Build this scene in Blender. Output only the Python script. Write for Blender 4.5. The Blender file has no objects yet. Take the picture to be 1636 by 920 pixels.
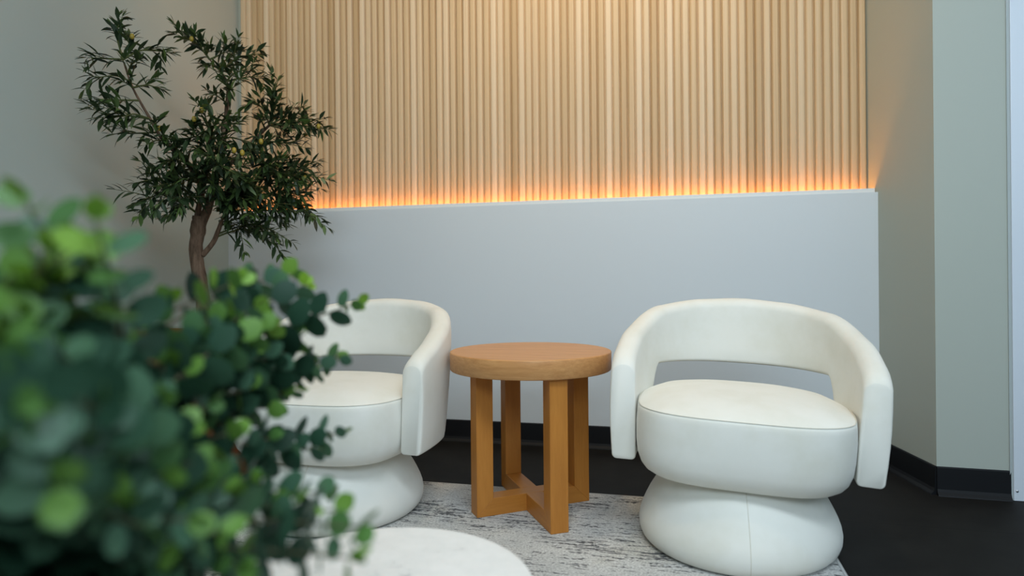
import bpy, bmesh, math, random
from mathutils import Vector, Matrix, noise

S = bpy.context.scene
C = S.collection
rad = math.radians

# ------------------------------------------------------------------ camera
CAM_H, FPX, CX, CY = 0.78, 1050.0, 818.0, 440.0
YAW, ROLL = rad(13.7), rad(-0.5)
cam_d = bpy.data.cameras.new('camera')
cam = bpy.data.objects.new('camera', cam_d)
C.objects.link(cam)
CAM_M = Matrix.Translation((0, 0, CAM_H)) @ Matrix.Rotation(YAW, 4, 'Z') @ Matrix.Rotation(rad(90), 4, 'X') @ Matrix.Rotation(ROLL, 4, 'Z')
cam.matrix_world = CAM_M
cam_d.sensor_width = 36
cam_d.lens = FPX / 1636 * 36
cam_d.shift_y = -(460 - CY) / 1636
cam_d.clip_start = 0.02
cam_d.dof.use_dof = True
cam_d.dof.focus_distance = 2.2
cam_d.dof.aperture_fstop = 2.0
S.camera = cam

# ------------------------------------------------------------------ colour management, world, lights
S.view_settings.view_transform = 'Standard'
S.view_settings.look = 'None'
S.view_settings.exposure = 0.05
S.view_settings.gamma = 1.0
S.view_settings.use_curve_mapping = False

W = bpy.data.worlds.new('sky')
S.world = W
W.use_nodes = True
wb = W.node_tree.nodes['Background']
wb.inputs[0].default_value = (0.62, 0.78, 1.0, 1)
wb.inputs[1].default_value = 0.3


def area(name, loc, target, sx, sy, power, col):
    d = bpy.data.lights.new(name, 'AREA')
    d.shape = 'RECTANGLE'
    d.size, d.size_y = sx, sy
    d.energy = power
    d.color = col
    o = bpy.data.objects.new(name, d)
    C.objects.link(o)
    o.location = loc
    o.rotation_euler = (Vector(target) - Vector(loc)).to_track_quat('-Z', 'Y').to_euler()
    return o


def spot(name, loc, target, power, col, angle=80, blend=0.8, size=0.06):
    d = bpy.data.lights.new(name, 'SPOT')
    d.energy = power
    d.color = col
    d.spot_size = rad(angle)
    d.spot_blend = blend
    d.shadow_soft_size = size
    o = bpy.data.objects.new(name, d)
    C.objects.link(o)
    o.location = loc
    o.rotation_euler = (Vector(target) - Vector(loc)).to_track_quat('-Z', 'Y').to_euler()
    return o


# daylight through the shop-front glazing behind and to the right of the camera
area('daylight_front', (0.75, -1.60, 2.20), (0.1, 2.4, 0.8), 2.3, 0.9, 44, (0.70, 0.87, 1.0))
# cool flat ceiling panel above the open side of the seating corner
area('ceiling_panel', (0.35, 0.05, 2.84), (0.25, 0.9, 0.3), 1.8, 0.6, 54, (0.78, 0.91, 1.0))
area('daylight_right', (2.2, 0.55, 1.95), (-1.0, 1.4, 0.7), 2.6, 1.2, 10, (0.68, 0.86, 1.0))
# recessed ceiling lamps: a warm row washing the slatted wall, a softer set over the seats
for lx, lp in ((-1.62, 18), (-0.45, 42), (0.35, 20)):
    spot('downlight', (lx, 2.15, 2.86), (lx, 2.98, 1.75), lp, (1.0, 0.78, 0.50), 110, 1.0)
for lx, ly in ((-1.05, 1.75), (-0.35, 1.35), (0.30, 1.75)):
    spot('downlight', (lx, ly, 2.86), (lx, ly, 0), 23, (1.0, 0.82, 0.58), 74, 1.0, 0.12)


# ------------------------------------------------------------------ helpers
def at(u, v, d):
    """point seen at photo pixel (u, v), d metres along the viewing axis"""
    return CAM_M @ Vector(((u - CX) / FPX * d, -(v - CY) / FPX * d, -d))


def obj(name, bm, mat, parent=None, smooth=True):
    me = bpy.data.meshes.new(name)
    bmesh.ops.recalc_face_normals(bm, faces=bm.faces)
    bm.to_mesh(me)
    bm.free()
    for m in (mat if isinstance(mat, (list, tuple)) else [mat]):
        me.materials.append(m)
    if smooth:
        for p in me.polygons:
            p.use_smooth = True
    o = bpy.data.objects.new(name, me)
    C.objects.link(o)
    if parent:
        o.parent = parent
    return o


def raw(name, verts, faces, mat, parent=None, smooth=True, tones=None):
    """mesh from lists, normals as given (open leaves)"""
    me = bpy.data.meshes.new(name)
    me.from_pydata([tuple(v) for v in verts], [], faces)
    me.materials.append(mat)
    if smooth:
        me.polygons.foreach_set('use_smooth', [True] * len(me.polygons))
    if tones:
        a = me.attributes.new('tone', 'FLOAT', 'POINT')
        a.data.foreach_set('value', tones)
    me.update()
    o = bpy.data.objects.new(name, me)
    C.objects.link(o)
    if parent:
        o.parent = parent
    return o


def tag(o, label, cat, group=None):
    o['label'] = label
    o['category'] = cat
    if group:
        o['group'] = group
    return o


def thing(name, label, cat, loc=(0, 0, 0), rz=0.0):
    o = bpy.data.objects.new(name, None)
    o.empty_display_size = 0.1
    C.objects.link(o)
    o.location = loc
    o.rotation_euler = (0, 0, rz)
    return tag(o, label, cat)


def struct(o):
    o['kind'] = 'structure'
    return o


def box(bm, x0, x1, y0, y1, z0, z1, bev=0.0):
    vs = [bm.verts.new(p) for p in ((x0, y0, z0), (x1, y0, z0), (x1, y1, z0), (x0, y1, z0),
                                    (x0, y0, z1), (x1, y0, z1), (x1, y1, z1), (x0, y1, z1))]
    fs = [bm.faces.new([vs[i] for i in f]) for f in ((3, 2, 1, 0), (4, 5, 6, 7), (0, 1, 5, 4), (1, 2, 6, 5), (2, 3, 7, 6), (3, 0, 4, 7))]
    if bev > 0:
        es = list({e for f in fs for e in f.edges})
        bmesh.ops.bevel(bm, geom=es, offset=bev, segments=2, affect='EDGES', profile=0.5)


def boxobj(name, dims, mat, parent=None, bev=0.0):
    bm = bmesh.new()
    box(bm, *dims, bev=bev)
    return obj(name, bm, mat, parent, smooth=False)


def prism(name, pts, z0, z1, mat, parent=None):
    bm = bmesh.new()
    lo = [bm.verts.new((x, y, z0)) for x, y in pts]
    hi = [bm.verts.new((x, y, z1)) for x, y in pts]
    n = len(pts)
    bm.faces.new(lo[::-1])
    bm.faces.new(hi)
    for i in range(n):
        bm.faces.new((lo[i], lo[(i + 1) % n], hi[(i + 1) % n], hi[i]))
    return obj(name, bm, mat, parent, smooth=False)


def lathe(bm, prof, n=64, cx=0.0, cy=0.0, sx=1.0, sy=1.0):
    rings = []
    for r, z in prof:
        if r < 1e-6:
            rings.append([bm.verts.new((cx, cy, z))])
        else:
            rings.append([bm.verts.new((cx + sx * r * math.cos(2 * math.pi * i / n), cy + sy * r * math.sin(2 * math.pi * i / n), z)) for i in range(n)])
    for a, b in zip(rings, rings[1:]):
        if len(a) == 1 and len(b) == 1:
            continue
        for i in range(n):
            j = (i + 1) % n
            if len(a) == 1:
                bm.faces.new((a[0], b[i], b[j]))
            elif len(b) == 1:
                bm.faces.new((a[i], a[j], b[0]))
            else:
                bm.faces.new((a[i], a[j], b[j], b[i]))


def smooth_path(pts, sub=6):
    """Catmull-Rom through points"""
    out = []
    P = [pts[0]] + list(pts) + [pts[-1]]
    for i in range(1, len(P) - 2):
        p0, p1, p2, p3 = P[i - 1], P[i], P[i + 1], P[i + 2]
        for k in range(sub):
            t = k / sub
            out.append(0.5 * ((2 * p1) + (p2 - p0) * t + (2 * p0 - 5 * p1 + 4 * p2 - p3) * t * t + (3 * p1 - p0 - 3 * p2 + p3) * t ** 3))
    out.append(pts[-1].copy())
    return out


def tube(bm, pts, radii, n=8, wob=0.0, seed=0.0, closed=False):
    rings = []
    m = len(pts)
    up = Vector((0.31, 0.22, 0.92)).normalized()
    for i, p in enumerate(pts):
        if closed:
            t = (pts[(i + 1) % m] - pts[i - 1]).normalized()
        else:
            t = (pts[min(i + 1, m - 1)] - pts[max(i - 1, 0)]).normalized()
        a = t.cross(up)
        if a.length < 0.05:
            a = t.cross(Vector((1, 0, 0)))
        a.normalize()
        b = t.cross(a)
        r = radii[i] if isinstance(radii, (list, tuple)) else radii
        ring = []
        for k in range(n):
            an = 2 * math.pi * k / n
            rr = r
            if wob:
                rr *= 1 + wob * noise.noise(Vector((math.cos(an) * 1.3 + seed, math.sin(an) * 1.3, i * 0.35)))
            ring.append(bm.verts.new(p + (a * math.cos(an) + b * math.sin(an)) * rr))
        rings.append(ring)
    rr = list(zip(rings, rings[1:]))
    if closed:
        rr.append((rings[-1], rings[0]))
    for a, b in rr:
        for k in range(n):
            j = (k + 1) % n
            bm.faces.new((a[k], a[j], b[j], b[k]))
    if not closed:
        bm.faces.new(rings[0][::-1])
        bm.faces.new(rings[-1])


# ------------------------------------------------------------------ materials
def mat(name, col=(0.8, 0.8, 0.8), rough=0.6, spec=0.5, metal=0.0):
    m = bpy.data.materials.new(name)
    m.use_nodes = True
    b = m.node_tree.nodes['Principled BSDF']
    b.inputs['Base Color'].default_value = (*col, 1)
    b.inputs['Roughness'].default_value = rough
    b.inputs['Specular IOR Level'].default_value = spec
    b.inputs['Metallic'].default_value = metal
    return m, m.node_tree, b


def N(nt, typ, **kw):
    n = nt.nodes.new(typ)
    for k, v in kw.items():
        setattr(n, k, v)
    return n


def L(nt, a, b):
    nt.links.new(a, b)


def ramp(nt, fac, stops):
    r = N(nt, 'ShaderNodeValToRGB')
    el = r.color_ramp.elements
    while len(el) < len(stops):
        el.new(0.5)
    for e, (p, c) in zip(el, stops):
        e.position = p
        e.color = (*c, 1)
    L(nt, fac, r.inputs[0])
    return r.outputs[0]


def coords(nt, scale=(1, 1, 1), kind='Object', rot=(0, 0, 0)):
    tc = N(nt, 'ShaderNodeTexCoord')
    mp = N(nt, 'ShaderNodeMapping')
    mp.inputs['Scale'].default_value = scale
    mp.inputs['Rotation'].default_value = rot
    L(nt, tc.outputs[kind], mp.inputs[0])
    return mp.outputs[0]


def noise_tex(nt, vec, scale, detail=4, rough=0.6):
    n = N(nt, 'ShaderNodeTexNoise')
    n.inputs['Scale'].default_value = scale
    n.inputs['Detail'].default_value = detail
    n.inputs['Roughness'].default_value = rough
    L(nt, vec, n.inputs['Vector'])
    return n.outputs['Fac']


def bump(nt, b, height, strength=0.2, dist=0.002):
    bp = N(nt, 'ShaderNodeBump')
    bp.inputs['Strength'].default_value = strength
    bp.inputs['Distance'].default_value = dist
    L(nt, height, bp.inputs['Height'])
    L(nt, bp.outputs[0], b.inputs['Normal'])


def math_node(nt, op, a, b=None):
    n = N(nt, 'ShaderNodeMath', operation=op)
    for i, x in enumerate((a, b)):
        if x is None:
            continue
        if isinstance(x, (int, float)):
            n.inputs[i].default_value = x
        else:
            L(nt, x, n.inputs[i])
    return n.outputs[0]


# painted plaster
M_wall, nt, b = mat('painted_plaster', (0.460, 0.496, 0.446), 0.7, 0.3)
v = coords(nt)
bump(nt, b, noise_tex(nt, v, 260, 3), 0.06, 0.001)
M_half, nt, b = mat('painted_half_wall', (0.69, 0.735, 0.765), 0.55, 0.35)
bump(nt, b, noise_tex(nt, coords(nt), 260, 3), 0.05, 0.001)
M_lip, nt, b = mat('painted_lip', (0.74, 0.76, 0.76), 0.45, 0.4)
M_ceil, nt, b = mat('ceiling_paint', (0.55, 0.55, 0.53), 0.8, 0.2)
M_base, nt, b = mat('black_vinyl_base', (0.007, 0.008, 0.010), 0.6, 0.25)
M_frame, nt, b = mat('white_aluminium', (0.72, 0.78, 0.86), 0.35, 0.5)
M_seal, nt, b = mat('grey_caulk', (0.45, 0.50, 0.50), 0.6, 0.3)
M_metal, nt, b = mat('screw_metal', (0.5, 0.52, 0.55), 0.3, 0.5, 1.0)

# black floor tiles, joints in the material
M_floor, nt, b = mat('black_floor_tile', (0.014, 0.013, 0.013), 0.6, 0.12)
tc = N(nt, 'ShaderNodeTexCoord')
mp = N(nt, 'ShaderNodeMapping')
mp.inputs['Location'].default_value = (0.10, -2.252, 0)
L(nt, tc.outputs['Object'], mp.inputs[0])
bt = N(nt, 'ShaderNodeTexBrick')
bt.offset = 0.5
bt.inputs['Scale'].default_value = 1.0
bt.inputs['Mortar Size'].default_value = 0.0022
bt.inputs['Mortar Smooth'].default_value = 0.2
bt.inputs['Brick Width'].default_value = 1.2
bt.inputs['Row Height'].default_value = 0.6
L(nt, mp.outputs[0], bt.inputs['Vector'])
nz = noise_tex(nt, tc.outputs['Object'], 9, 6, 0.7)
cr = ramp(nt, nz, [(0.3, (0.007, 0.0065, 0.0065)), (0.75, (0.014, 0.013, 0.012))])
mx = N(nt, 'ShaderNodeMix', data_type='RGBA')
L(nt, bt.outputs['Fac'], mx.inputs['Factor'])
L(nt, cr, mx.inputs['A'])
mx.inputs['B'].default_value = (0.004, 0.004, 0.004, 1)
L(nt, mx.outputs['Result'], b.inputs['Base Color'])
bump(nt, b, nz, 0.08, 0.002)

# pale oak slats: tone per slat, palest end painting in sheen, long vertical grain
SLAT_X0, SLAT_X1 = -2.213, 0.8016
SLAT_N = 88
PITCH = (SLAT_X1 - SLAT_X0) / SLAT_N
M_slat, nt, b = mat('pale_oak_slats', rough=0.5, spec=0.3)
tc = N(nt, 'ShaderNodeTexCoord')
sx = N(nt, 'ShaderNodeSeparateXYZ')
L(nt, tc.outputs['Object'], sx.inputs[0])
idx = math_node(nt, 'FLOOR', math_node(nt, 'DIVIDE', math_node(nt, 'SUBTRACT', sx.outputs['X'], SLAT_X0), PITCH))
wn = N(nt, 'ShaderNodeTexWhiteNoise', noise_dimensions='1D')
L(nt, idx, wn.inputs['W'])
grp = math_node(nt, 'MULTIPLY', math_node(nt, 'FLOORED_MODULO', idx, 4.0), 0.12)
tone = math_node(nt, 'ADD', math_node(nt, 'MULTIPLY', wn.outputs['Value'], 0.46), grp)
mp = N(nt, 'ShaderNodeMapping')
mp.inputs['Scale'].default_value = (190, 20, 1.3)
L(nt, tc.outputs['Object'], mp.inputs[0])
off = N(nt, 'ShaderNodeVectorMath', operation='ADD')
L(nt, mp.outputs[0], off.inputs[0])
cmb = N(nt, 'ShaderNodeCombineXYZ')
L(nt, math_node(nt, 'MULTIPLY', wn.outputs['Value'], 37.0), cmb.inputs['Z'])
L(nt, cmb.outputs[0], off.inputs[1])
gr = noise_tex(nt, off.outputs[0], 1.0, 5, 0.65)
tone = math_node(nt, 'ADD', tone, math_node(nt, 'MULTIPLY', math_node(nt, 'SUBTRACT', gr, 0.5), 0.9))
L(nt, ramp(nt, tone, [(0.0, (0.76, 0.60, 0.415)), (0.5, (0.64, 0.46, 0.27)), (1.0, (0.47, 0.305, 0.150))]), b.inputs['Base Color'])
bump(nt, b, gr, 0.1, 0.001)
M_back, nt, b = mat('slat_backing', (0.30, 0.19, 0.09), 0.7, 0.2)

# cream upholstery
M_cream, nt, b = mat('cream_leatherette', (0.80, 0.785, 0.71), 0.55, 0.35)
v = coords(nt)
big = noise_tex(nt, v, 5.5, 4, 0.6)
L(nt, ramp(nt, big, [(0.30, (0.74, 0.725, 0.645)), (0.55, (0.80, 0.79, 0.73)), (0.8, (0.82, 0.81, 0.755))]), b.inputs['Base Color'])
fine = noise_tex(nt, v, 420, 2)
bump(nt, b, fine, 0.10, 0.0012)
b.inputs['Sheen Weight'].default_value = 0.12
M_pipe, nt, b = mat('cream_seam', (0.70, 0.675, 0.59), 0.6, 0.3)


# warm brown wood (grain along x of the coordinates)
def wood(name, scale, kind='Object', c0=(0.50, 0.215, 0.062), c1=(0.34, 0.125, 0.030)):
    m, nt, b = mat(name, rough=0.42, spec=0.4)
    v = coords(nt, scale, kind)
    w1 = noise_tex(nt, v, 1.0, 6, 0.62)
    mp2 = coords(nt, tuple(s * 5 for s in scale), kind)
    w2 = noise_tex(nt, mp2, 1.0, 3, 0.6)
    f = math_node(nt, 'ADD', math_node(nt, 'MULTIPLY', w1, 0.7), math_node(nt, 'MULTIPLY', w2, 0.3))
    L(nt, ramp(nt, f, [(0.30, c1), (0.52, tuple((x + y) / 2 * 1.02 for x, y in zip(c0, c1))), (0.70, c0)]), b.inputs['Base Color'])
    bump(nt, b, w2, 0.12, 0.0006)
    return m


M_wood_top = wood('honey_oak_top', (5, 60, 110), c0=(0.64, 0.335, 0.130), c1=(0.45, 0.200, 0.066))
M_wood_leg = wood('honey_oak_leg', (26, 26, 3.0), c0=(0.56, 0.225, 0.040), c1=(0.41, 0.150, 0.022))
M_wood_bar = wood('honey_oak_bar', (3.0, 26, 26), c0=(0.56, 0.225, 0.040), c1=(0.41, 0.150, 0.022))

# rug
M_rug, nt, b = mat('woven_rug', rough=0.95, spec=0.1)
v = coords(nt)
base_n = noise_tex(nt, v, 2.6, 3, 0.5)
speck = noise_tex(nt, v, 170, 3, 0.7)
strk = noise_tex(nt, coords(nt, (9, 95, 1)), 1.0, 5, 0.72)
patch = noise_tex(nt, coords(nt, (2.2, 6.5, 1)), 1.0, 3, 0.5)
brk = noise_tex(nt, coords(nt, (70, 120, 1)), 1.0, 2, 0.5)
base_c = ramp(nt, base_n, [(0.35, (0.53, 0.53, 0.52)), (0.5, (0.64, 0.635, 0.615)), (0.65, (0.60, 0.56, 0.48))])
thr = math_node(nt, 'SUBTRACT', math_node(nt, 'ADD', math_node(nt, 'MULTIPLY', strk, 1.0), math_node(nt, 'MULTIPLY', patch, 0.42)), 0.0)
thr = math_node(nt, 'ADD', thr, math_node(nt, 'MULTIPLY', brk, 0.40))
mask = ramp(nt, thr, [(0.985, (0, 0, 0)), (1.075, (1, 1, 1))])
mx = N(nt, 'ShaderNodeMix', data_type='RGBA')
L(nt, mask, mx.inputs['Factor'])
L(nt, base_c, mx.inputs['A'])
mx.inputs['B'].default_value = (0.12, 0.12, 0.125, 1)
sp = N(nt, 'ShaderNodeMix', data_type='RGBA', blend_type='MULTIPLY')
sp.inputs['Factor'].default_value = 1.0
L(nt, mx.outputs['Result'], sp.inputs['A'])
L(nt, ramp(nt, speck, [(0.3, (0.55, 0.55, 0.55)), (0.7, (1.18, 1.18, 1.18))]), sp.inputs['B'])
L(nt, sp.outputs['Result'], b.inputs['Base Color'])
bump(nt, b, speck, 0.7, 0.004)
M_rugedge, nt, b = mat('rug_binding', (0.50, 0.50, 0.49), 0.9, 0.1)

# speckled white stone
M_stone, nt, b = mat('white_stone', rough=0.35, spec=0.4)
v = coords(nt)
s1 = noise_tex(nt, v, 22, 6, 0.7)
s2 = noise_tex(nt, v, 6, 3, 0.5)
f = math_node(nt, 'ADD', math_node(nt, 'MULTIPLY', s1, 0.75), math_node(nt, 'MULTIPLY', s2, 0.25))
L(nt, ramp(nt, f, [(0.33, (0.42, 0.42, 0.44)), (0.405, (0.74, 0.74, 0.72)), (0.6, (0.80, 0.795, 0.775))]), b.inputs['Base Color'])

# planter, soil, bark
M_rust, nt, b = mat('rust_brown_planter', rough=0.55, spec=0.35)
L(nt, ramp(nt, noise_tex(nt, coords(nt), 7, 5, 0.6), [(0.3, (0.27, 0.066, 0.016)), (0.7, (0.36, 0.10, 0.025))]), b.inputs['Base Color'])
M_pot, nt, b = mat('charcoal_pot', (0.030, 0.030, 0.032), 0.6, 0.3)
M_soil, nt, b = mat('dark_soil', (0.022, 0.015, 0.010), 0.95, 0.1)
bump(nt, b, noise_tex(nt, coords(nt), 60, 4), 1.0, 0.02)
M_bark, nt, b = mat('olive_bark', rough=0.85, spec=0.15)
v = coords(nt, (60, 60, 12))
bn = noise_tex(nt, v, 1.0, 5, 0.7)
L(nt, ramp(nt, bn, [(0.3, (0.050, 0.030, 0.020)), (0.5, (0.145, 0.090, 0.058)), (0.75, (0.23, 0.150, 0.100))]), b.inputs['Base Color'])
bump(nt, b, bn, 0.6, 0.006)
M_twig, nt, b = mat('green_twig', (0.085, 0.095, 0.030), 0.7, 0.2)
M_stem, nt, b = mat('eucalyptus_stem', (0.085, 0.075, 0.040), 0.7, 0.2)
M_olive, nt, b = mat('olive_fruit', (0.36, 0.25, 0.03), 0.35, 0.5)


def leaf_mat(name, stops, rough=0.5, trans=0.25):
    m, nt, b = mat(name, rough=rough, spec=0.3)
    a = N(nt, 'ShaderNodeAttribute', attribute_name='tone')
    c = ramp(nt, a.outputs['Fac'], stops)
    L(nt, c, b.inputs['Base Color'])
    tr = N(nt, 'ShaderNodeBsdfTranslucent')
    L(nt, c, tr.inputs['Color'])
    ms = N(nt, 'ShaderNodeMixShader')
    ms.inputs[0].default_value = trans
    L(nt, b.outputs[0], ms.inputs[1])
    L(nt, tr.outputs[0], ms.inputs[2])
    L(nt, ms.outputs[0], nt.nodes['Material Output'].inputs['Surface'])
    return m


M_oleaf = leaf_mat('olive_leaf', [(0.0, (0.012, 0.024, 0.012)), (0.45, (0.034, 0.060, 0.022)), (0.8, (0.100, 0.165, 0.040)), (1.0, (0.18, 0.23, 0.12))], 0.42, 0.15)
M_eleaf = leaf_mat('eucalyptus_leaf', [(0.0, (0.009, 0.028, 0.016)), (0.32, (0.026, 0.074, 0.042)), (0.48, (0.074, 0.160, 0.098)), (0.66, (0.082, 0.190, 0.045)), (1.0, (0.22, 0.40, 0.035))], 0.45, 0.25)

M_led = bpy.data.materials.new('amber_led')
M_led.use_nodes = True
nt = M_led.node_tree
nt.nodes.clear()
em = N(nt, 'ShaderNodeEmission')
em.inputs[0].default_value = (1.0, 0.33, 0.035, 1)
em.inputs[1].default_value = 24.0
L(nt, em.outputs[0], N(nt, 'ShaderNodeOutputMaterial').inputs[0])

M_glass = bpy.data.materials.new('clear_glass')
M_glass.use_nodes = True
nt = M_glass.node_tree
nt.nodes.clear()
tb = N(nt, 'ShaderNodeBsdfTransparent')
gb = N(nt, 'ShaderNodeBsdfGlossy')
gb.inputs['Roughness'].default_value = 0.02
ms = N(nt, 'ShaderNodeMixShader')
ms.inputs[0].default_value = 0.06
L(nt, tb.outputs[0], ms.inputs[1])
L(nt, gb.outputs[0], ms.inputs[2])
L(nt, ms.outputs[0], N(nt, 'ShaderNodeOutputMaterial').inputs[0])

# ------------------------------------------------------------------ room shell
XL, YB, ZC = -2.235, 2.964, 2.9          # left wall, half-wall face, ceiling
YS = 3.035                               # slat tips
YW = 3.065                               # wall behind the slats
R0, R1 = (0.800, YW), (0.893, 2.585)     # splayed return wall
XC = 1.115                               # right edge of the column face
HW = 1.108                               # half-wall height
YF = -1.75                               # shop-front behind the camera

struct(boxobj('floor', (XL - 0.12, 2.45, YF - 0.12, YW + 0.15, -0.06, 0.0), M_floor))
struct(boxobj('ceiling', (XL - 0.12, 2.45, YF - 0.12, YW + 0.15, ZC, ZC + 0.08), M_ceil))
struct(boxobj('wall_left', (XL - 0.12, XL, YF, YW + 0.12, 0, ZC), M_wall))
struct(boxobj('wall_back', (XL, 0.80, YW, YW + 0.12, 0, ZC), M_wall))
struct(prism('wall_right', [R0, R1, (XC, 2.578), (XC + 0.25, 2.60), (XC + 0.25, YW + 0.12), (R0[0], YW + 0.12)], 0, ZC, M_wall))


def ret_x(y):
    t = (YW - y) / (YW - R1[1])
    return R0[0] + t * (R1[0] - R0[0])


# half wall with a lip that hides the light strip
bm = bmesh.new()
box(bm, XL, ret_x(YB) + 0.0005, YB, YW, 0, HW - 0.03)
box(bm, XL, ret_x(YB) + 0.0005, YB, YB + 0.016, HW - 0.0301, HW)
struct(obj('wall_back_lower', bm, M_half, smooth=False))
struct(boxobj('trim_1', (XL, ret_x(2.98) - 0.004, YB + 0.0162, YB + 0.026, HW - 0.03, HW + 0.018), M_lip))


def base_profile(name, a, c, h=0.1):
    """cove skirting between plan points a and c, the room on its right-hand side"""
    d = (Vector(c) - Vector(a)).normalized()
    n = Vector((d.y, -d.x))
    prof = [(0, 0), (0.020, 0), (0.018, 0.004), (0.010, 0.012), (0.006, 0.022), (0.005, h - 0.004), (0.003, h), (0, h)]
    bm = bmesh.new()
    ra = [bm.verts.new((a[0] + n.x * o, a[1] + n.y * o, z)) for o, z in prof]
    rb = [bm.verts.new((c[0] + n.x * o, c[1] + n.y * o, z)) for o, z in prof]
    k = len(prof)
    for i in range(k):
        bm.faces.new((ra[i], ra[(i + 1) % k], rb[(i + 1) % k], rb[i]))
    bm.faces.new(ra[::-1])
    bm.faces.new(rb)
    return struct(obj(name, bm, M_base, smooth=False))


base_profile('baseboard_back', (XL, YB), (ret_x(YB), YB))
base_profile('baseboard_return', (ret_x(YB), YB), R1)
base_profile('baseboard_right', R1, (XC, 2.578))
base_profile('baseboard_left', (XL, YF), (XL, YB))

# white aluminium frame of the shop-front, right edge of the photo
bm = bmesh.new()
box(bm, XC + 0.006, XC + 0.20, 2.570, 2.5905, 0.0, ZC, 0.002)
fr = struct(obj('trim_2', bm, M_frame, smooth=False))
bm = bmesh.new()
lathe(bm, [(0, 0), (0.0042, 0), (0.0040, 0.0012), (0.002, 0.0022), (0, 0.0024)], 16)
bmesh.ops.rotate(bm, verts=bm.verts, matrix=Matrix.Rotation(rad(90), 3, 'X'))
sc = obj('screw', bm, M_metal, fr)
sc.location = (XC + 0.016, 2.5702, 0.033)
struct(boxobj('trim_3', (XC - 0.004, XC + 0.0055, 2.573, 2.5815, 0.0, ZC), M_seal))


# glazing: right side and behind the camera, with mullions
def glazing(name, along, p, a0, a1, sill, head, n):
    bm = bmesh.new()

    def bar(s0, s1, z0, z1, t=0.03):
        if along == 'x':
            box(bm, s0, s1, p - t, p + t, z0, z1, 0.003)
        else:
            box(bm, p - t, p + t, s0, s1, z0, z1, 0.003)
    bar(a0, a1, sill, sill + 0.07)
    bar(a0, a1, head - 0.07, head)
    for i in range(n + 1):
        s = a0 + (a1 - a0 - 0.06) * i / n
        bar(s, s + 0.06, sill + 0.07, head - 0.07)
    f = struct(obj(name, bm, M_frame, smooth=False))
    g = (a0 + 0.03, a1 - 0.03, p - 0.004, p + 0.004, sill + 0.05, head - 0.05) if along == 'x' else (p - 0.004, p + 0.004, a0 + 0.03, a1 - 0.03, sill + 0.05, head - 0.05)
    boxobj('pane', g, M_glass, f)


glazing('window_1', 'y', 2.32, -1.7, 2.55, 0.90, 2.65, 3)
glazing('window_2', 'x', YF, -0.5, 2.2, 0.90, 2.65, 3)
bm = bmesh.new()
box(bm, 2.26, 2.38, YF, 2.60, 0, 0.90)
box(bm, 2.26, 2.38, YF, 2.60, 2.65, ZC)
box(bm, XC + 0.20, 2.38, 2.5501, 2.67, 0.0, ZC)
struct(obj('wall_right_glazed', bm, M_wall, smooth=False))
bm = bmesh.new()
box(bm, XL, -0.5, YF - 0.06, YF + 0.06, 0, ZC)
box(bm, -0.5, 2.38, YF - 0.06, YF + 0.06, 0, 0.90)
box(bm, -0.5, 2.38, YF - 0.06, YF + 0.06, 2.65, ZC)
struct(obj('wall_front', bm, M_wall, smooth=False))

# ------------------------------------------------------------------ slatted panel: one fluted cladding
SX0, SX1 = SLAT_X0, SLAT_X1
bm = bmesh.new()
z0, z1 = HW - 0.022, ZC - 0.001
ns = SLAT_N
rnd = random.Random(4)
prof = []
x = SX0
for i in range(ns):
    xa = SX0 + i * (SX1 - SX0) / ns
    w = (SX1 - SX0) / ns
    d = 0.0125 + rnd.uniform(-0.0012, 0.0012)
    g = 0.0022
    prof += [(xa, YW - 0.012), (xa + g * 0.8, YW - 0.012)]
    m = 9
    for k in range(m):
        t = k / (m - 1)
        # flat-topped round flute with a fine centre score
        yy = d * (1 - abs(2 * t - 1) ** 4.5) ** 0.6
        prof.append((xa + g + (w - g * 1.2) * t, YW - 0.014 - yy))
prof.append((SX1, YW - 0.012))
lo = [bm.verts.new((px, py, z0)) for px, py in prof]
hi = [bm.verts.new((px, py, z1)) for px, py in prof]
bk = [bm.verts.new(p) for p in ((SX0, YW - 0.0005, z0), (SX1, YW - 0.0005, z0), (SX0, YW - 0.0005, z1), (SX1, YW - 0.0005, z1))]
for i in range(len(prof) - 1):
    bm.faces.new((lo[i], lo[i + 1], hi[i + 1], hi[i]))
bm.faces.new((lo[0], hi[0], bk[2], bk[0]))
bm.faces.new((lo[-1], bk[1], bk[3], hi[-1]))
bm.faces.new((bk[0], bk[2], bk[3], bk[1]))
slat = obj('slatted_wall_panel', bm, M_slat, smooth=False)
tag(slat, 'pale oak vertical slat panel covering the upper back wall above the white half wall', 'wall panel')

led = boxobj('light_strip', (XL + 0.05, ret_x(3.0) - 0.028, YB + 0.048, YB + 0.058, HW - 0.0298, HW - 0.019), M_led)
tag(led, 'glowing amber light strip along the foot of the slat panel on the half wall ledge', 'light strip')

# ------------------------------------------------------------------ rug
RX0, RX1, RY0, RY1, RH = -1.47, 0.425, -0.35, 2.316, 0.011
rug = thing('area_rug', 'pale grey woven rug with broken dark streaks under the armchairs and tables', 'rug', ((RX0 + RX1) / 2, (RY0 + RY1) / 2, 0))
hx, hy = (RX1 - RX0) / 2, (RY1 - RY0) / 2
boxobj('pile', (-hx + 0.006, hx - 0.006, -hy + 0.006, hy - 0.006, 0.0, RH), M_rug, rug, 0.002)
bm = bmesh.new()
tube(bm, [Vector((-hx, -hy, RH / 2)), Vector((hx, -hy, RH / 2)), Vector((hx, hy, RH / 2)), Vector((-hx, hy, RH / 2))], RH / 2 * 0.98, 8, closed=True)
obj('binding', bm, M_rugedge, rug)


# ------------------------------------------------------------------ armchairs
def smoothstep(a, b, x):
    t = max(0, min(1, (x - a) / (b - a)))
    return t * t * (3 - 2 * t)


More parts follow.
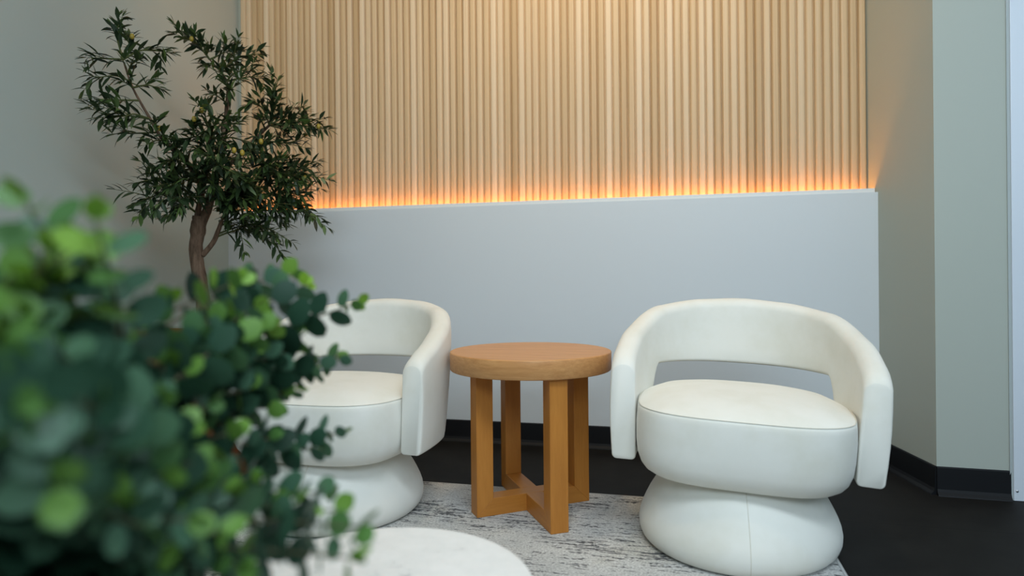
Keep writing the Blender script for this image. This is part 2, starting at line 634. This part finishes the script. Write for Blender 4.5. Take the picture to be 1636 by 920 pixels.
def interp(x, xs, ys):
    if x <= xs[0]:
        return ys[0]
    for i in range(len(xs) - 1):
        if x <= xs[i + 1]:
            t = (x - xs[i]) / (xs[i + 1] - xs[i])
            t = t * t * (3 - 2 * t) * 0.35 + t * 0.65
            return ys[i] + (ys[i + 1] - ys[i]) * t
    return ys[-1]


Z_BOT, Z_SEAT, Z_TOP = 0.206, 0.393, 0.682


def band_plan():
    """half of the centre line of the wrap-around back, from an arm's front end to the middle of the back"""
    a, bb, n, y1, yf = 0.321, 0.430, 2.38, -0.085, -0.150
    pts = []
    for k in range(12):
        y = yf + (y1 - yf) * k / 12
        q = (y1 - y) / (y1 - yf)
        pts.append(Vector((a - 0.003 * q * q, y)))
    for k in range(61):
        t = math.pi / 2 * k / 60
        pts.append(Vector((a * math.cos(t) ** (2 / n), y1 + bb * math.sin(t) ** (2 / n))) if k < 60 else Vector((0, y1 + bb)))
    ss = [0.0]
    for p, q in zip(pts, pts[1:]):
        ss.append(ss[-1] + (q - p).length)
    return pts, ss


def build_band():
    pts, ss = band_plan()
    T = ss[-1]

    def pos(s):
        s = max(0.0, min(T, s))
        for i in range(len(ss) - 1):
            if s <= ss[i + 1]:
                t = (s - ss[i]) / max(1e-9, ss[i + 1] - ss[i])
                return pts[i].lerp(pts[i + 1], t)
        return pts[-1]

    def tang(s):
        return (pos(min(T, s + 0.012)) - pos(max(0, s - 0.012))).normalized()
    ZB = Z_BOT + 0.016
    th = 0.034                                   # half thickness
    bm = bmesh.new()
    half = 44
    svals = [(0.0, 0.86), (0.002, 0.94), (0.006, 0.985), (0.012, 1.0)] + [(0.012 + (T - 0.012) * k / half, 1.0) for k in range(1, half + 1)]
    stations = [(s, sh, 1) for s, sh in svals] + [(s, sh, -1) for s, sh in svals[::-1][1:]]
    rings = []
    for s, sh, side in stations:
        p = pos(s)
        t = tang(s)
        if s > T - 1e-6:
            t = Vector((-1, 0))
        n = Vector((t.y, -t.x))                  # outwards for the right half
        zt = interp(s, [0, 0.02, 0.07, 0.21, 0.38, 0.54, 0.66], [0.496, 0.516, 0.540, 0.590, 0.650, 0.674, Z_TOP])
        zb = ZB + (0.462 - ZB) * smoothstep(0.205, 0.335, s)
        rt, rb = 0.030, 0.012
        cs = []
        for k in range(7):                       # outer top corner
            a = math.pi / 2 * k / 6
            cs.append((th - rt + rt * math.cos(a), zt - rt + rt * math.sin(a)))
        for k in range(7):
            a = math.pi / 2 + math.pi / 2 * k / 6
            cs.append((-th + rt + rt * math.cos(a), zt - rt + rt * math.sin(a)))
        for k in range(1, 5):
            cs.append((-th, zt - rt + (zb + rb - zt + rt) * k / 5))
        for k in range(5):
            a = math.pi + math.pi / 2 * k / 4
            cs.append((-th + rb + rb * math.cos(a), zb + rb + rb * math.sin(a)))
        for k in range(5):
            a = 1.5 * math.pi + math.pi / 2 * k / 4
            cs.append((th - rb + rb * math.cos(a), zb + rb + rb * math.sin(a)))
        for k in range(1, 5):
            cs.append((th, zb + rb + (zt - rt - zb - rb) * k / 5))
        zm = (zt + zb) / 2
        ring = []
        for o, z in cs:
            o2 = o * sh
            z2 = zm + (z - zm) * (1 - (1 - sh) * 0.12)
            lean = 0.016 * (z2 - Z_BOT) / 0.46 + 0.006 * math.sin(math.pi * (z2 - zb) / max(0.05, zt - zb)) * (1 if o > 0 else 0)
            q = p + n * (o2 + lean)
            ring.append(bm.verts.new((q.x * side, q.y, z2)))
        rings.append(ring)
    m = len(rings[0])
    for a, b in zip(rings, rings[1:]):
        for i in range(m):
            j = (i + 1) % m
            bm.faces.new((a[i], a[j], b[j], b[i]))
    bm.faces.new(rings[0][::-1])
    bm.faces.new(rings[-1])
    bmesh.ops.recalc_face_normals(bm, faces=bm.faces)
    return bm


def seat_plan(t, inset=0.0):
    a, bf, bk = 0.294, 0.292, 0.262
    c, s = math.cos(t), math.sin(t)
    n = 2.5 if s > 0 else 2.5 + 0.9 * min(1.0, -2 * s)
    x = (a - inset) * math.copysign(abs(c) ** (2 / n), c)
    y = -0.01 + ((bk if s > 0 else bf) - inset) * math.copysign(abs(s) ** (2 / n), s)
    return x, y


def ring_loft(bm, levels, n=96):
    rings = []
    for inset, z in levels:
        rings.append([bm.verts.new((*seat_plan(2 * math.pi * i / n, inset), z)) for i in range(n)])
    for a, b in zip(rings, rings[1:]):
        for i in range(n):
            j = (i + 1) % n
            bm.faces.new((a[i], a[j], b[j], b[i]))
    bm.faces.new(rings[0][::-1])
    bm.faces.new(rings[-1])


def make_chair(loc, rz, label, lean=0.0):
    TM = Matrix.Rotation(rad(lean), 4, 'Y')
    t = thing('barrel_armchair', label, 'armchair', loc, rz)
    # pedestal
    bm = bmesh.new()
    prof = [(0.0, 0.0), (0.250, 0.0), (0.259, 0.004), (0.268, 0.014), (0.274, 0.030), (0.275, 0.048), (0.272, 0.066), (0.266, 0.084), (0.257, 0.104),
            (0.245, 0.128), (0.229, 0.154), (0.211, 0.180), (0.186, Z_BOT + 0.002), (0.0, Z_BOT + 0.002)]
    lathe(bm, prof, 96, 0.0, -0.022, 1.015, 1.08)
    base = obj('pedestal_base', bm, M_cream, t)
    bm = bmesh.new()
    a = rad(-84)
    tube(bm, [Vector((1.015 * r * math.cos(a), 1.08 * r * math.sin(a) - 0.022, z)) for r, z in prof[1:-1]], 0.0011, 6)
    obj('seam', bm, M_pipe, base)
    # cushion
    bm = bmesh.new()
    lv = [(0.085, Z_BOT - 0.007), (0.060, Z_BOT - 0.006), (0.040, Z_BOT - 0.001), (0.024, Z_BOT + 0.010), (0.012, Z_BOT + 0.026), (0.004, Z_BOT + 0.048), (0.0, Z_BOT + 0.08),
          (-0.002, 0.335), (0.0, 0.372), (0.001, Z_SEAT - 0.010), (0.003, Z_SEAT - 0.004), (0.007, Z_SEAT), (0.013, Z_SEAT + 0.004), (0.030, Z_SEAT + 0.012), (0.060, Z_SEAT + 0.025), (0.11, Z_SEAT + 0.035), (0.17, Z_SEAT + 0.041), (0.235, Z_SEAT + 0.043)]
    ring_loft(bm, lv)
    bmesh.ops.transform(bm, matrix=TM, verts=bm.verts)
    seat = obj('seat', bm, M_cream, t)
    bm = bmesh.new()
    tube(bm, [Vector((*seat_plan(2 * math.pi * i / 120, 0.0040), Z_SEAT - 0.001)) for i in range(120)], 0.0013, 6, closed=True)
    bmesh.ops.transform(bm, matrix=TM, verts=bm.verts)
    obj('piping', bm, M_pipe, seat)
    # wrap-around back and arms
    bm = build_band()
    bmesh.ops.transform(bm, matrix=TM, verts=bm.verts)
    obj('backrest', bm, M_cream, t)
    return t


make_chair((0.178, 2.045, RH + 0.001), rad(-4), 'cream barrel armchair on a flared pedestal right of the round wooden table', 2.4)
make_chair((-1.094, 2.03, RH + 0.001), rad(-2), 'cream barrel armchair left of the round wooden table, partly behind the blurred leafy plant')

# ------------------------------------------------------------------ wooden side table
TX, TY, TH_, TR, TT = -0.461, 2.14, 0.520, 0.267, 0.060
tb_ = thing('side_table', 'round honey oak side table on crossed legs between the two cream armchairs', 'table', (TX, TY, RH), rad(36))
bm = bmesh.new()
lathe(bm, [(0, TH_ - TT), (TR - 0.003, TH_ - TT), (TR, TH_ - TT + 0.003), (TR, TH_ - 0.004), (TR - 0.0012, TH_ - 0.0012), (TR - 0.004, TH_), (0, TH_)], 128)
top = obj('tabletop', bm, M_wood_top, tb_)
top.rotation_euler = (0, 0, rad(-36))
for p in top.data.polygons:
    p.use_smooth = abs(p.normal.z) < 0.95
LW, LT = 0.056, 0.058       # leg width in the plane of its frame, thickness, half length


def frame(rot, lap_low, HL):
    for s in (-1, 1):
        # vertical leg, mitred at the foot
        bm = bmesh.new()
        prof = [(HL, 0.0), (HL, TH_ - TT), (HL - LW, TH_ - TT), (HL - LW, LW)]
        r0 = [bm.verts.new((s * x, -LT / 2, z)) for x, z in prof]
        r1 = [bm.verts.new((s * x, LT / 2, z)) for x, z in prof]
        bm.faces.new(r0)
        bm.faces.new(r1[::-1])
        for i in range(4):
            bm.faces.new((r0[i], r0[(i + 1) % 4], r1[(i + 1) % 4], r1[i]))
        bmesh.ops.bevel(bm, geom=list(bm.edges), offset=0.0012, segments=1, affect='EDGES')
        o = obj('leg', bm, M_wood_leg, tb_, smooth=False)
        o.rotation_euler = (0, 0, rot)
    bm = bmesh.new()
    segs = [(-1, 1)] if not lap_low else [(-1, 0), (0, 1)]
    for a, b in segs:
        xa0, xa1 = (-HL, -HL + LW) if a == -1 else (LT / 2, LT / 2)
        xb0, xb1 = (HL, HL - LW) if b == 1 else (-LT / 2, -LT / 2)
        prof = [(xa0, 0.0), (xb0, 0.0), (xb1, LW), (xa1, LW)]
        r0 = [bm.verts.new((x, -LT / 2, z)) for x, z in prof]
        r1 = [bm.verts.new((x, LT / 2, z)) for x, z in prof]
        bm.faces.new(r0)
        bm.faces.new(r1[::-1])
        for i in range(4):
            bm.faces.new((r0[i], r0[(i + 1) % 4], r1[(i + 1) % 4], r1[i]))
    bmesh.ops.bevel(bm, geom=list(bm.edges), offset=0.0012, segments=1, affect='EDGES')
    o = obj('foot_rail', bm, M_wood_bar, tb_, smooth=False)
    o.rotation_euler = (0, 0, rot)


frame(0.0, False, 0.202)
frame(rad(-94), True, 0.245)

# ------------------------------------------------------------------ stone coffee table (foreground)
ch = 0.30
cc = at(606, 1000, 1.02)
ct = thing('coffee_table', 'low round white stone coffee table with grey specks at the bottom edge of the view', 'table', (cc.x, cc.y, RH))
CR = 0.243
bm = bmesh.new()
lathe(bm, [(0, ch - 0.035 - RH), (CR - 0.006, ch - 0.035 - RH), (CR, ch - 0.029 - RH), (CR, ch - 0.006 - RH), (CR - 0.002, ch - 0.002 - RH), (CR - 0.006, ch - RH), (0, ch - RH)], 128)
o = obj('tabletop', bm, M_stone, ct)
for p in o.data.polygons:
    p.use_smooth = abs(p.normal.z) < 0.95
bm = bmesh.new()
lathe(bm, [(0, 0), (0.150, 0), (0.153, 0.004), (0.145, 0.02), (0.115, 0.08), (0.105, 0.14), (0.115, 0.20), (0.145, ch - 0.035 - RH), (0, ch - 0.035 - RH)], 72)
obj('pedestal', bm, M_stone, ct)


# ------------------------------------------------------------------ olive tree
def lance_leaf(V, F, Tn, p, d, up, ln, wd, droop, tone):
    """pointed leaf, folded a little along its midrib and drooping"""
    d = d.normalized()
    side = d.cross(up)
    if side.length < 1e-3:
        side = d.cross(Vector((1, 0, 0)))
    side.normalize()
    nrm = side.cross(d).normalized()
    k0 = len(V)
    prof = [(0.0, 0.06), (0.18, 0.55), (0.42, 1.0), (0.70, 0.78), (0.90, 0.32), (1.0, 0.02)]
    for t, w in prof:
        c = p + d * (ln * t) - nrm * (droop * ln * t * t)
        V += [c + side * (wd * w) + nrm * (0.25 * wd * w), c, c - side * (wd * w) + nrm * (0.25 * wd * w)]
        Tn += [tone] * 3
    for i in range(len(prof) - 1):
        a = k0 + i * 3
        F.append((a, a + 1, a + 4, a + 3))
        F.append((a + 1, a + 2, a + 5, a + 4))


R = random.Random(11)


def rvec():
    return Vector((R.uniform(-1, 1), R.uniform(-1, 1), R.uniform(-1, 1)))


tree = thing('potted_olive_tree', 'slender olive tree with narrow dark leaves in a rust brown planter in the left corner', 'tree', (-1.80, 2.205, 0))
TO = Vector(tree.location)
D0 = 2.56


def olive_at(u, v, dd=0.0):
    p = at(u, v, D0 + dd)
    # keep clear of the two walls
    if p.x < XL + 0.07:
        p.x = XL + 0.07
    p.y = min(p.y, 2.90)
    return p - TO


# planter
bm = bmesh.new()
PW, PH = 0.255, 0.565
lvls = [(PW - 0.03, 0.0), (PW, PH), (PW - 0.02, PH), (PW - 0.024, PH - 0.06)]
rg = []
for w, z in lvls:
    rg.append([bm.verts.new((sx_ * w - 0.07, sy_ * w * 0.82, z)) for sx_, sy_ in ((-1, -1), (1, -1), (1, 1), (-1, 1))])
for a, b in zip(rg, rg[1:]):
    for i in range(4):
        bm.faces.new((a[i], a[(i + 1) % 4], b[(i + 1) % 4], b[i]))
bm.faces.new(rg[0][::-1])
bm.faces.new(rg[-1])
bmesh.ops.bevel(bm, geom=[e for e in bm.edges], offset=0.004, segments=2, affect='EDGES')
obj('planter', bm, M_rust, tree, smooth=False)
bm = bmesh.new()
bmesh.ops.create_grid(bm, x_segments=20, y_segments=20, size=1.0)
for vv in bm.verts:
    vv.co = Vector((vv.co.x * (PW - 0.027) - 0.07, vv.co.y * (PW - 0.027) * 0.82, PH - 0.045 + 0.012 * noise.noise(vv.co * 5)))
obj('soil', bm, M_soil, tree)

# trunk
fork = olive_at(318, 345)
tp = smooth_path([Vector((0.005, 0.0, PH - 0.06)), olive_at(325, 500), olive_at(322, 465), olive_at(315, 420), olive_at(313, 392), olive_at(317, 362), fork], 6)
bm = bmesh.new()
tr = [0.030 - 0.003 * i / len(tp) + (0.004 if 27 < i < 33 else 0) for i in range(len(tp))]
tube(bm, tp, [r * 0.88 for r in tr], 14, 0.16, 2.0)
obj('trunk', bm, M_bark, tree)


def limb(pix, r0, r1, seed, bark=True):
    pts = smooth_path([olive_at(*q) if not isinstance(q, Vector) else q for q in pix], 5)
    bm = bmesh.new()
    tube(bm, pts, [r0 + (r1 - r0) * i / (len(pts) - 1) for i in range(len(pts))], 10, 0.12, seed)
    o = obj('branch', bm, M_bark, tree)
    return pts, o


lo_ = olive_at(314, 365)
limbs = [
    limb([lo_, (317, 335), (322, 300), (300, 262, -0.05), (262, 225, -0.14), (240, 190, -0.16), (212, 140, -0.18), (196, 95, -0.16)], 0.0135, 0.0020, 1),
    limb([olive_at(319, 366), (333, 330), (343, 295), (355, 240, 0.0), (362, 175, 0.05), (362, 130, 0.05), (335, 95, 0.03)], 0.019, 0.0025, 2),
    limb([olive_at(323, 408), (340, 388), (350, 365), (358, 345), (382, 312, 0.05), (420, 280, 0.10)], 0.011, 0.005, 3),
    limb([(320, 315), (330, 275, -0.05), (335, 220, -0.12)], 0.012, 0.005, 4),
    limb([(345, 285), (385, 245, 0.06), (430, 200, 0.10)], 0.010, 0.005, 5),
]


def nearest(p, left=False):
    best = None
    for pts, o in (limbs[:1] if left else limbs[1:4] + limbs[4:] if p.z > 1.45 else limbs):
        for q in pts[4:]:
            dd = (q - p).length + (0.25 if q.z > p.z + 0.03 else 0.0)
            if best is None or dd < best[0]:
                best = (dd, q)
    return best[1]


# leafy shoots: (u, v, depth offset) of the tip and where it leaves its limb
tips = [
    # upper left fan
    (176, 40, -.12), (140, 92, -.22), (146, 126, -.24), (150, 158, -.26), (158, 188, -.28), (205, 60, -.10), (268, 84, -.06), (222, 96, -.2), (195, 130, -.24), (178, 214, -.22), (196, 190, -.26), (250, 140, -.12),
    # left middle and lower
    (232, 232, -.2), (216, 292, -.16), (213, 326, -.18), (236, 300, -.2), (255, 262, -.2), (245, 330, -.05), (270, 300, -.2), (284, 334, -.2), (268, 345, .05),
    # centre
    (322, 172, -.18), (300, 206, -.2), (345, 200, -.2), (312, 240, -.24), (340, 250, -.24), (282, 240, -.2), (364, 230, -.2), (300, 285, -.2), (262, 215, -.2), (246, 196, -.2), (278, 252, -.1), (292, 222, -.2), (345, 238, .0), (312, 308, -.1), (410, 252, -.05), (392, 318, -.05), (366, 305, .0), (270, 275, -.05), (340, 300, -.22), (372, 285, -.22), (356, 265, -.26), (330, 215, .1), (390, 255, -.2), (320, 262, .1), (398, 292, -.2),
    # upper right
    (282, 55, .02), (306, 60, .0), (336, 74, .02), (365, 72, .08), (386, 82, .1), (414, 86, .12), (352, 110, -.05), (392, 112, .0), (420, 122, .1), (444, 128, .12), (330, 104, .0), (372, 142, -.08), (402, 158, -.02), (340, 150, -.05), (432, 158, .08), (382, 180, -.1), (420, 190, .0),
    # right
    (455, 176, .1), (486, 178, .14), (505, 200, .1), (524, 206, .06), (464, 206, .05), (440, 228, .0), (488, 236, .1), (470, 252, .05), (505, 266, .1), (526, 288, .08), (490, 288, .0), (455, 285, -.05), (430, 265, -.1), (415, 232, -.1),
    # lower right, hanging
    (512, 348, .06), (492, 340, .08), (470, 318, .02), (448, 330, .0), (425, 345, .05), (466, 386, .06), (440, 388, .06), (405, 340, -.1), (385, 345, -.12), (420, 310, -.12), (380, 318, -.15), (350, 330, -.1), (432, 372, .1), (395, 366, .05), (362, 352, -.08), (455, 345, .1), (484, 306, .05),
]
olive_spots = []
for n_, (u, v, dd) in enumerate(tips):
    tip = olive_at(u, v, dd)
    src = nearest(tip, u < 272 and v < 250)
    dv = tip - src
    mid = src.lerp(tip, 0.5) + Vector((0, 0, 0.06 * dv.length if v < 300 else 0.22 * dv.length)) + rvec() * 0.012
    pts = smooth_path([src, mid, tip], 9)
    bm = bmesh.new()
    tube(bm, pts, [0.0042 - 0.0032 * i / (len(pts) - 1) for i in range(len(pts))], 5)
    V, F, Tn = [], [], []
    young = 0.25 + 0.35 * R.random()
    length = sum((q - p).length for p, q in zip(pts, pts[1:]))

    def dress(pts, length, cover, step):
        s, acc, ang = length - cover, 0.0, R.uniform(0, 6.28)
        for p, q in zip(pts, pts[1:]):
            seg = (q - p).length
            dr = (q - p).normalized()
            while s < acc + seg:
                c = p + dr * max(0.0, s - acc)
                frac = (s - (length - cover)) / cover
                ax = dr.cross(Vector((0.1, 0.2, 1)))
                if ax.length < 0.01:
                    ax = Vector((1, 0, 0))
                ax.normalize()
                bx = dr.cross(ax)
                ang += 2.2 + R.uniform(-0.5, 0.5)
                out = ax * math.cos(ang) + bx * math.sin(ang)
                d = dr * R.uniform(0.45, 1.0) + out * R.uniform(0.6, 0.95)
                L_ = R.uniform(0.054, 0.084) * (1.0 - 0.35 * frac)
                tn = max(0.0, min(1.0, R.gauss(0.34, 0.16) + (0.38 * young * frac * frac) + (0.35 if R.random() < 0.05 else 0)))
                lance_leaf(V, F, Tn, c, d, Vector((0, 0, 1)) + rvec() * 0.5, L_, R.uniform(0.0060, 0.0096), R.uniform(0.05, 0.40), tn)
                s += step * R.uniform(0.75, 1.3)
            acc += seg
        for k in range(3):
            lance_leaf(V, F, Tn, pts[-1], (pts[-1] - pts[-2]).normalized() + rvec() * 0.45, Vector((0, 0, 1)), R.uniform(0.030, 0.046), 0.0050, 0.1, min(1, 0.45 + 0.3 * R.random()))
    dress(pts, length, min(0.42, length * 0.9), 0.0120)
    for k in range(3 if length > 0.16 else 2):
        i = int(len(pts) * R.uniform(0.30, 0.80))
        p = pts[i]
        dr = (pts[min(i + 2, len(pts) - 1)] - pts[i - 1]).normalized()
        e = p + (dr * 0.8 + rvec() * 0.75 + Vector((0, 0, 0.12))).normalized() * min(0.15, length * R.uniform(0.35, 0.6))
        tw = smooth_path([p, p.lerp(e, 0.5) + rvec() * 0.008, e], 5)
        tube(bm, tw, [0.0022 - 0.0015 * j / (len(tw) - 1) for j in range(len(tw))], 4)
        lt = sum((y - x).length for x, y in zip(tw, tw[1:]))
        dress(tw, lt, lt * 0.92, 0.0135)
    sh = obj('shoot', bm, M_twig, tree)
    # keep every leaf in front of the walls
    for q in V:
        w = q + TO
        if w.x < XL + 0.012:
            q.x = XL + 0.012 - TO.x
        lim = YB - 0.012 if w.z < HW + 0.03 else YS - 0.012
        if w.y > lim:
            q.y = lim - TO.y
    raw('foliage', V, F, M_oleaf, sh, tones=Tn)

for (u, v, dd) in ((211, 58, -.14), (306, 62, -.03), (310, 190, -.21), (417, 226, -.12), (387, 244, -.22), (374, 240, -.22), (322, 176, -.2), (487, 284, .02), (509, 202, .06), (255, 205, -.2)):
    bm = bmesh.new()
    lathe(bm, [(0, -0.011), (0.005, -0.0095), (0.0078, -0.004), (0.0080, 0.002), (0.0058, 0.008), (0.002, 0.0105), (0, 0.011)], 12)
    o = obj('olive', bm, M_olive, tree)
    o.location = olive_at(u, v, dd)


# ------------------------------------------------------------------ eucalyptus in the near foreground
def round_leaf(V, F, Tn, p, d, up, r, cup, tone):
    d = d.normalized()
    side = d.cross(up)
    if side.length < 1e-3:
        side = d.cross(Vector((1, 0, 0)))
    side.normalize()
    nrm = side.cross(d).normalized()
    k0 = len(V)
    c = p + d * (r * 1.1)
    V.append(c - nrm * (cup * r))
    Tn.append(tone)
    n = 12
    for k in range(n):
        a = 2 * math.pi * k / n
        ex = 1.0 + (0.10 if k == 0 else 0)
        V.append(c + d * (r * 1.05 * ex * math.cos(a)) + side * (r * 0.95 * math.sin(a)))
        Tn.append(tone)
    for k in range(n):
        F.append((k0, k0 + 1 + k, k0 + 1 + (k + 1) % n))


root = at(10, 885, 0.52)
EUC = thing('potted_eucalyptus', 'leafy green eucalyptus plant with round leaves, blurred in the near left foreground', 'plant', (root.x, root.y, RH + 0.001))
EO = Vector(EUC.location)
rz_ = root.z - RH - 0.001
bm = bmesh.new()
lathe(bm, [(0, 0), (0.100, 0), (0.105, 0.005), (0.135, rz_ - 0.035), (0.138, rz_ - 0.01), (0.135, rz_ - 0.004), (0.128, rz_ - 0.006), (0.125, rz_ - 0.05), (0, rz_ - 0.05)], 64)
obj('pot', bm, M_pot, EUC)
bm = bmesh.new()
lathe(bm, [(0.1245, rz_ - 0.048), (0.10, rz_ - 0.038), (0.05, rz_ - 0.032), (0, rz_ - 0.03)], 40)
obj('soil', bm, M_soil, EUC)

E_tips = [
    # tall stem at the left edge and its side shoots
    (40, 318, .42), (152, 350, .43), (118, 395, .45), (70, 400, .44), (20, 440, .40), (-30, 420, .42), (75, 450, .46), (140, 420, .47), (110, 480, .48),
    # saddle and hump in the middle
    (190, 492, .55), (160, 505, .52), (258, 482, .62), (225, 525, .58), (295, 540, .62), (350, 525, .66), (380, 448, .68), (352, 505, .68), (406, 490, .70), (432, 515, .72),
    # fine sprigs reaching right
    (468, 432, .86), (488, 455, .84), (572, 484, .86), (540, 570, .86), (505, 590, .84), (490, 530, .80), (545, 690, .82), (500, 715, .78), (470, 620, .80), (468, 560, .78),
    # right lower edge
    (440, 650, .74), (430, 700, .70), (520, 785, .64), (535, 815, .60), (572, 842, .52), (556, 890, .50), (490, 815, .58), (450, 780, .62), (420, 840, .56), (380, 900, .50),
    # body
    (400, 560, .70), (350, 580, .64), (300, 600, .58), (250, 580, .55), (200, 560, .54), (330, 650, .58), (370, 690, .60), (400, 620, .68), (290, 680, .52), (240, 640, .48), (310, 740, .50), (360, 770, .52), (400, 760, .58), (260, 760, .44), (300, 830, .44), (350, 850, .46), (230, 840, .40), (190, 720, .42), (280, 560, .60),
    # close, heavily blurred leaves at lower left
    (110, 630, .34), (60, 640, .32), (20, 690, .33), (130, 710, .38), (170, 650, .38), (30, 580, .36), (80, 560, .40), (140, 560, .44), (0, 520, .40), (-20, 620, .32), (90, 770, .34), (210, 800, .42), (250, 890, .46), (330, 900, .50), (-40, 720, .34), (300, 780, .50), (40, 500, .42), (180, 600, .50), (230, 700, .52),
]
R = random.Random(5)
for (u, v, d) in E_tips:
    tip = at(u, v, d) - EO
    src = Vector((R.uniform(-0.06, 0.06), R.uniform(-0.06, 0.06), rz_ - 0.036))
    dv = tip - src
    mid = src.lerp(tip, 0.55) + Vector((0, 0, 0.10 * dv.length)) - Vector((dv.x, dv.y, 0)) * 0.12 + rvec() * 0.02
    pts = smooth_path([src, mid, tip], 10)
    length = sum((q - p).length for p, q in zip(pts, pts[1:]))
    bm = bmesh.new()
    tube(bm, pts, [0.0030 - 0.0021 * i / (len(pts) - 1) for i in range(len(pts))], 5)
    st = obj('stem', bm, M_stem, EUC)
    V, F, Tn = [], [], []
    cover = min(0.15 if d >= 0.78 else 0.26, length * 0.75)
    s = length - cover
    acc = 0.0
    ang = R.uniform(0, 3.14)
    fine = 1.0 if d < 0.78 else 0.86
    bright = R.uniform(0.6, 1.0) if v < 530 else R.uniform(0.0, 0.55 if u > 250 else 0.32)      # young growth on top; lower, left tips toned darker to imitate shade
    for p, q in zip(pts, pts[1:]):
        seg = (q - p).length
        dr = (q - p).normalized()
        while s < acc + seg and s < length:
            c = p + dr * max(0.0, s - acc)
            frac = (s - (length - cover)) / cover
            ax = dr.cross(Vector((0.1, 0.2, 1)))
            if ax.length < 0.01:
                ax = Vector((1, 0, 0))
            ax.normalize()
            bx = dr.cross(ax)
            ang += 1.57 + R.uniform(-0.35, 0.35)
            r = (0.0205 - 0.0110 * frac ** 1.4) * R.uniform(0.85, 1.15) * fine
            for sg in (1, -1):
                out = (ax * math.cos(ang) + bx * math.sin(ang)) * sg
                dd = out * 0.9 + dr * R.uniform(0.15, 0.7) + rvec() * 0.15
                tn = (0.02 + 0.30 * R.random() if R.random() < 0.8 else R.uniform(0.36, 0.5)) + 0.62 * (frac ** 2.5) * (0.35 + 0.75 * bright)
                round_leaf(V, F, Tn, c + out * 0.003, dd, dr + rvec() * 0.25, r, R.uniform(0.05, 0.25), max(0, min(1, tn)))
            s += (0.021 - 0.004 * frac) * R.uniform(0.85, 1.15)
        acc += seg
    for k in range(2):
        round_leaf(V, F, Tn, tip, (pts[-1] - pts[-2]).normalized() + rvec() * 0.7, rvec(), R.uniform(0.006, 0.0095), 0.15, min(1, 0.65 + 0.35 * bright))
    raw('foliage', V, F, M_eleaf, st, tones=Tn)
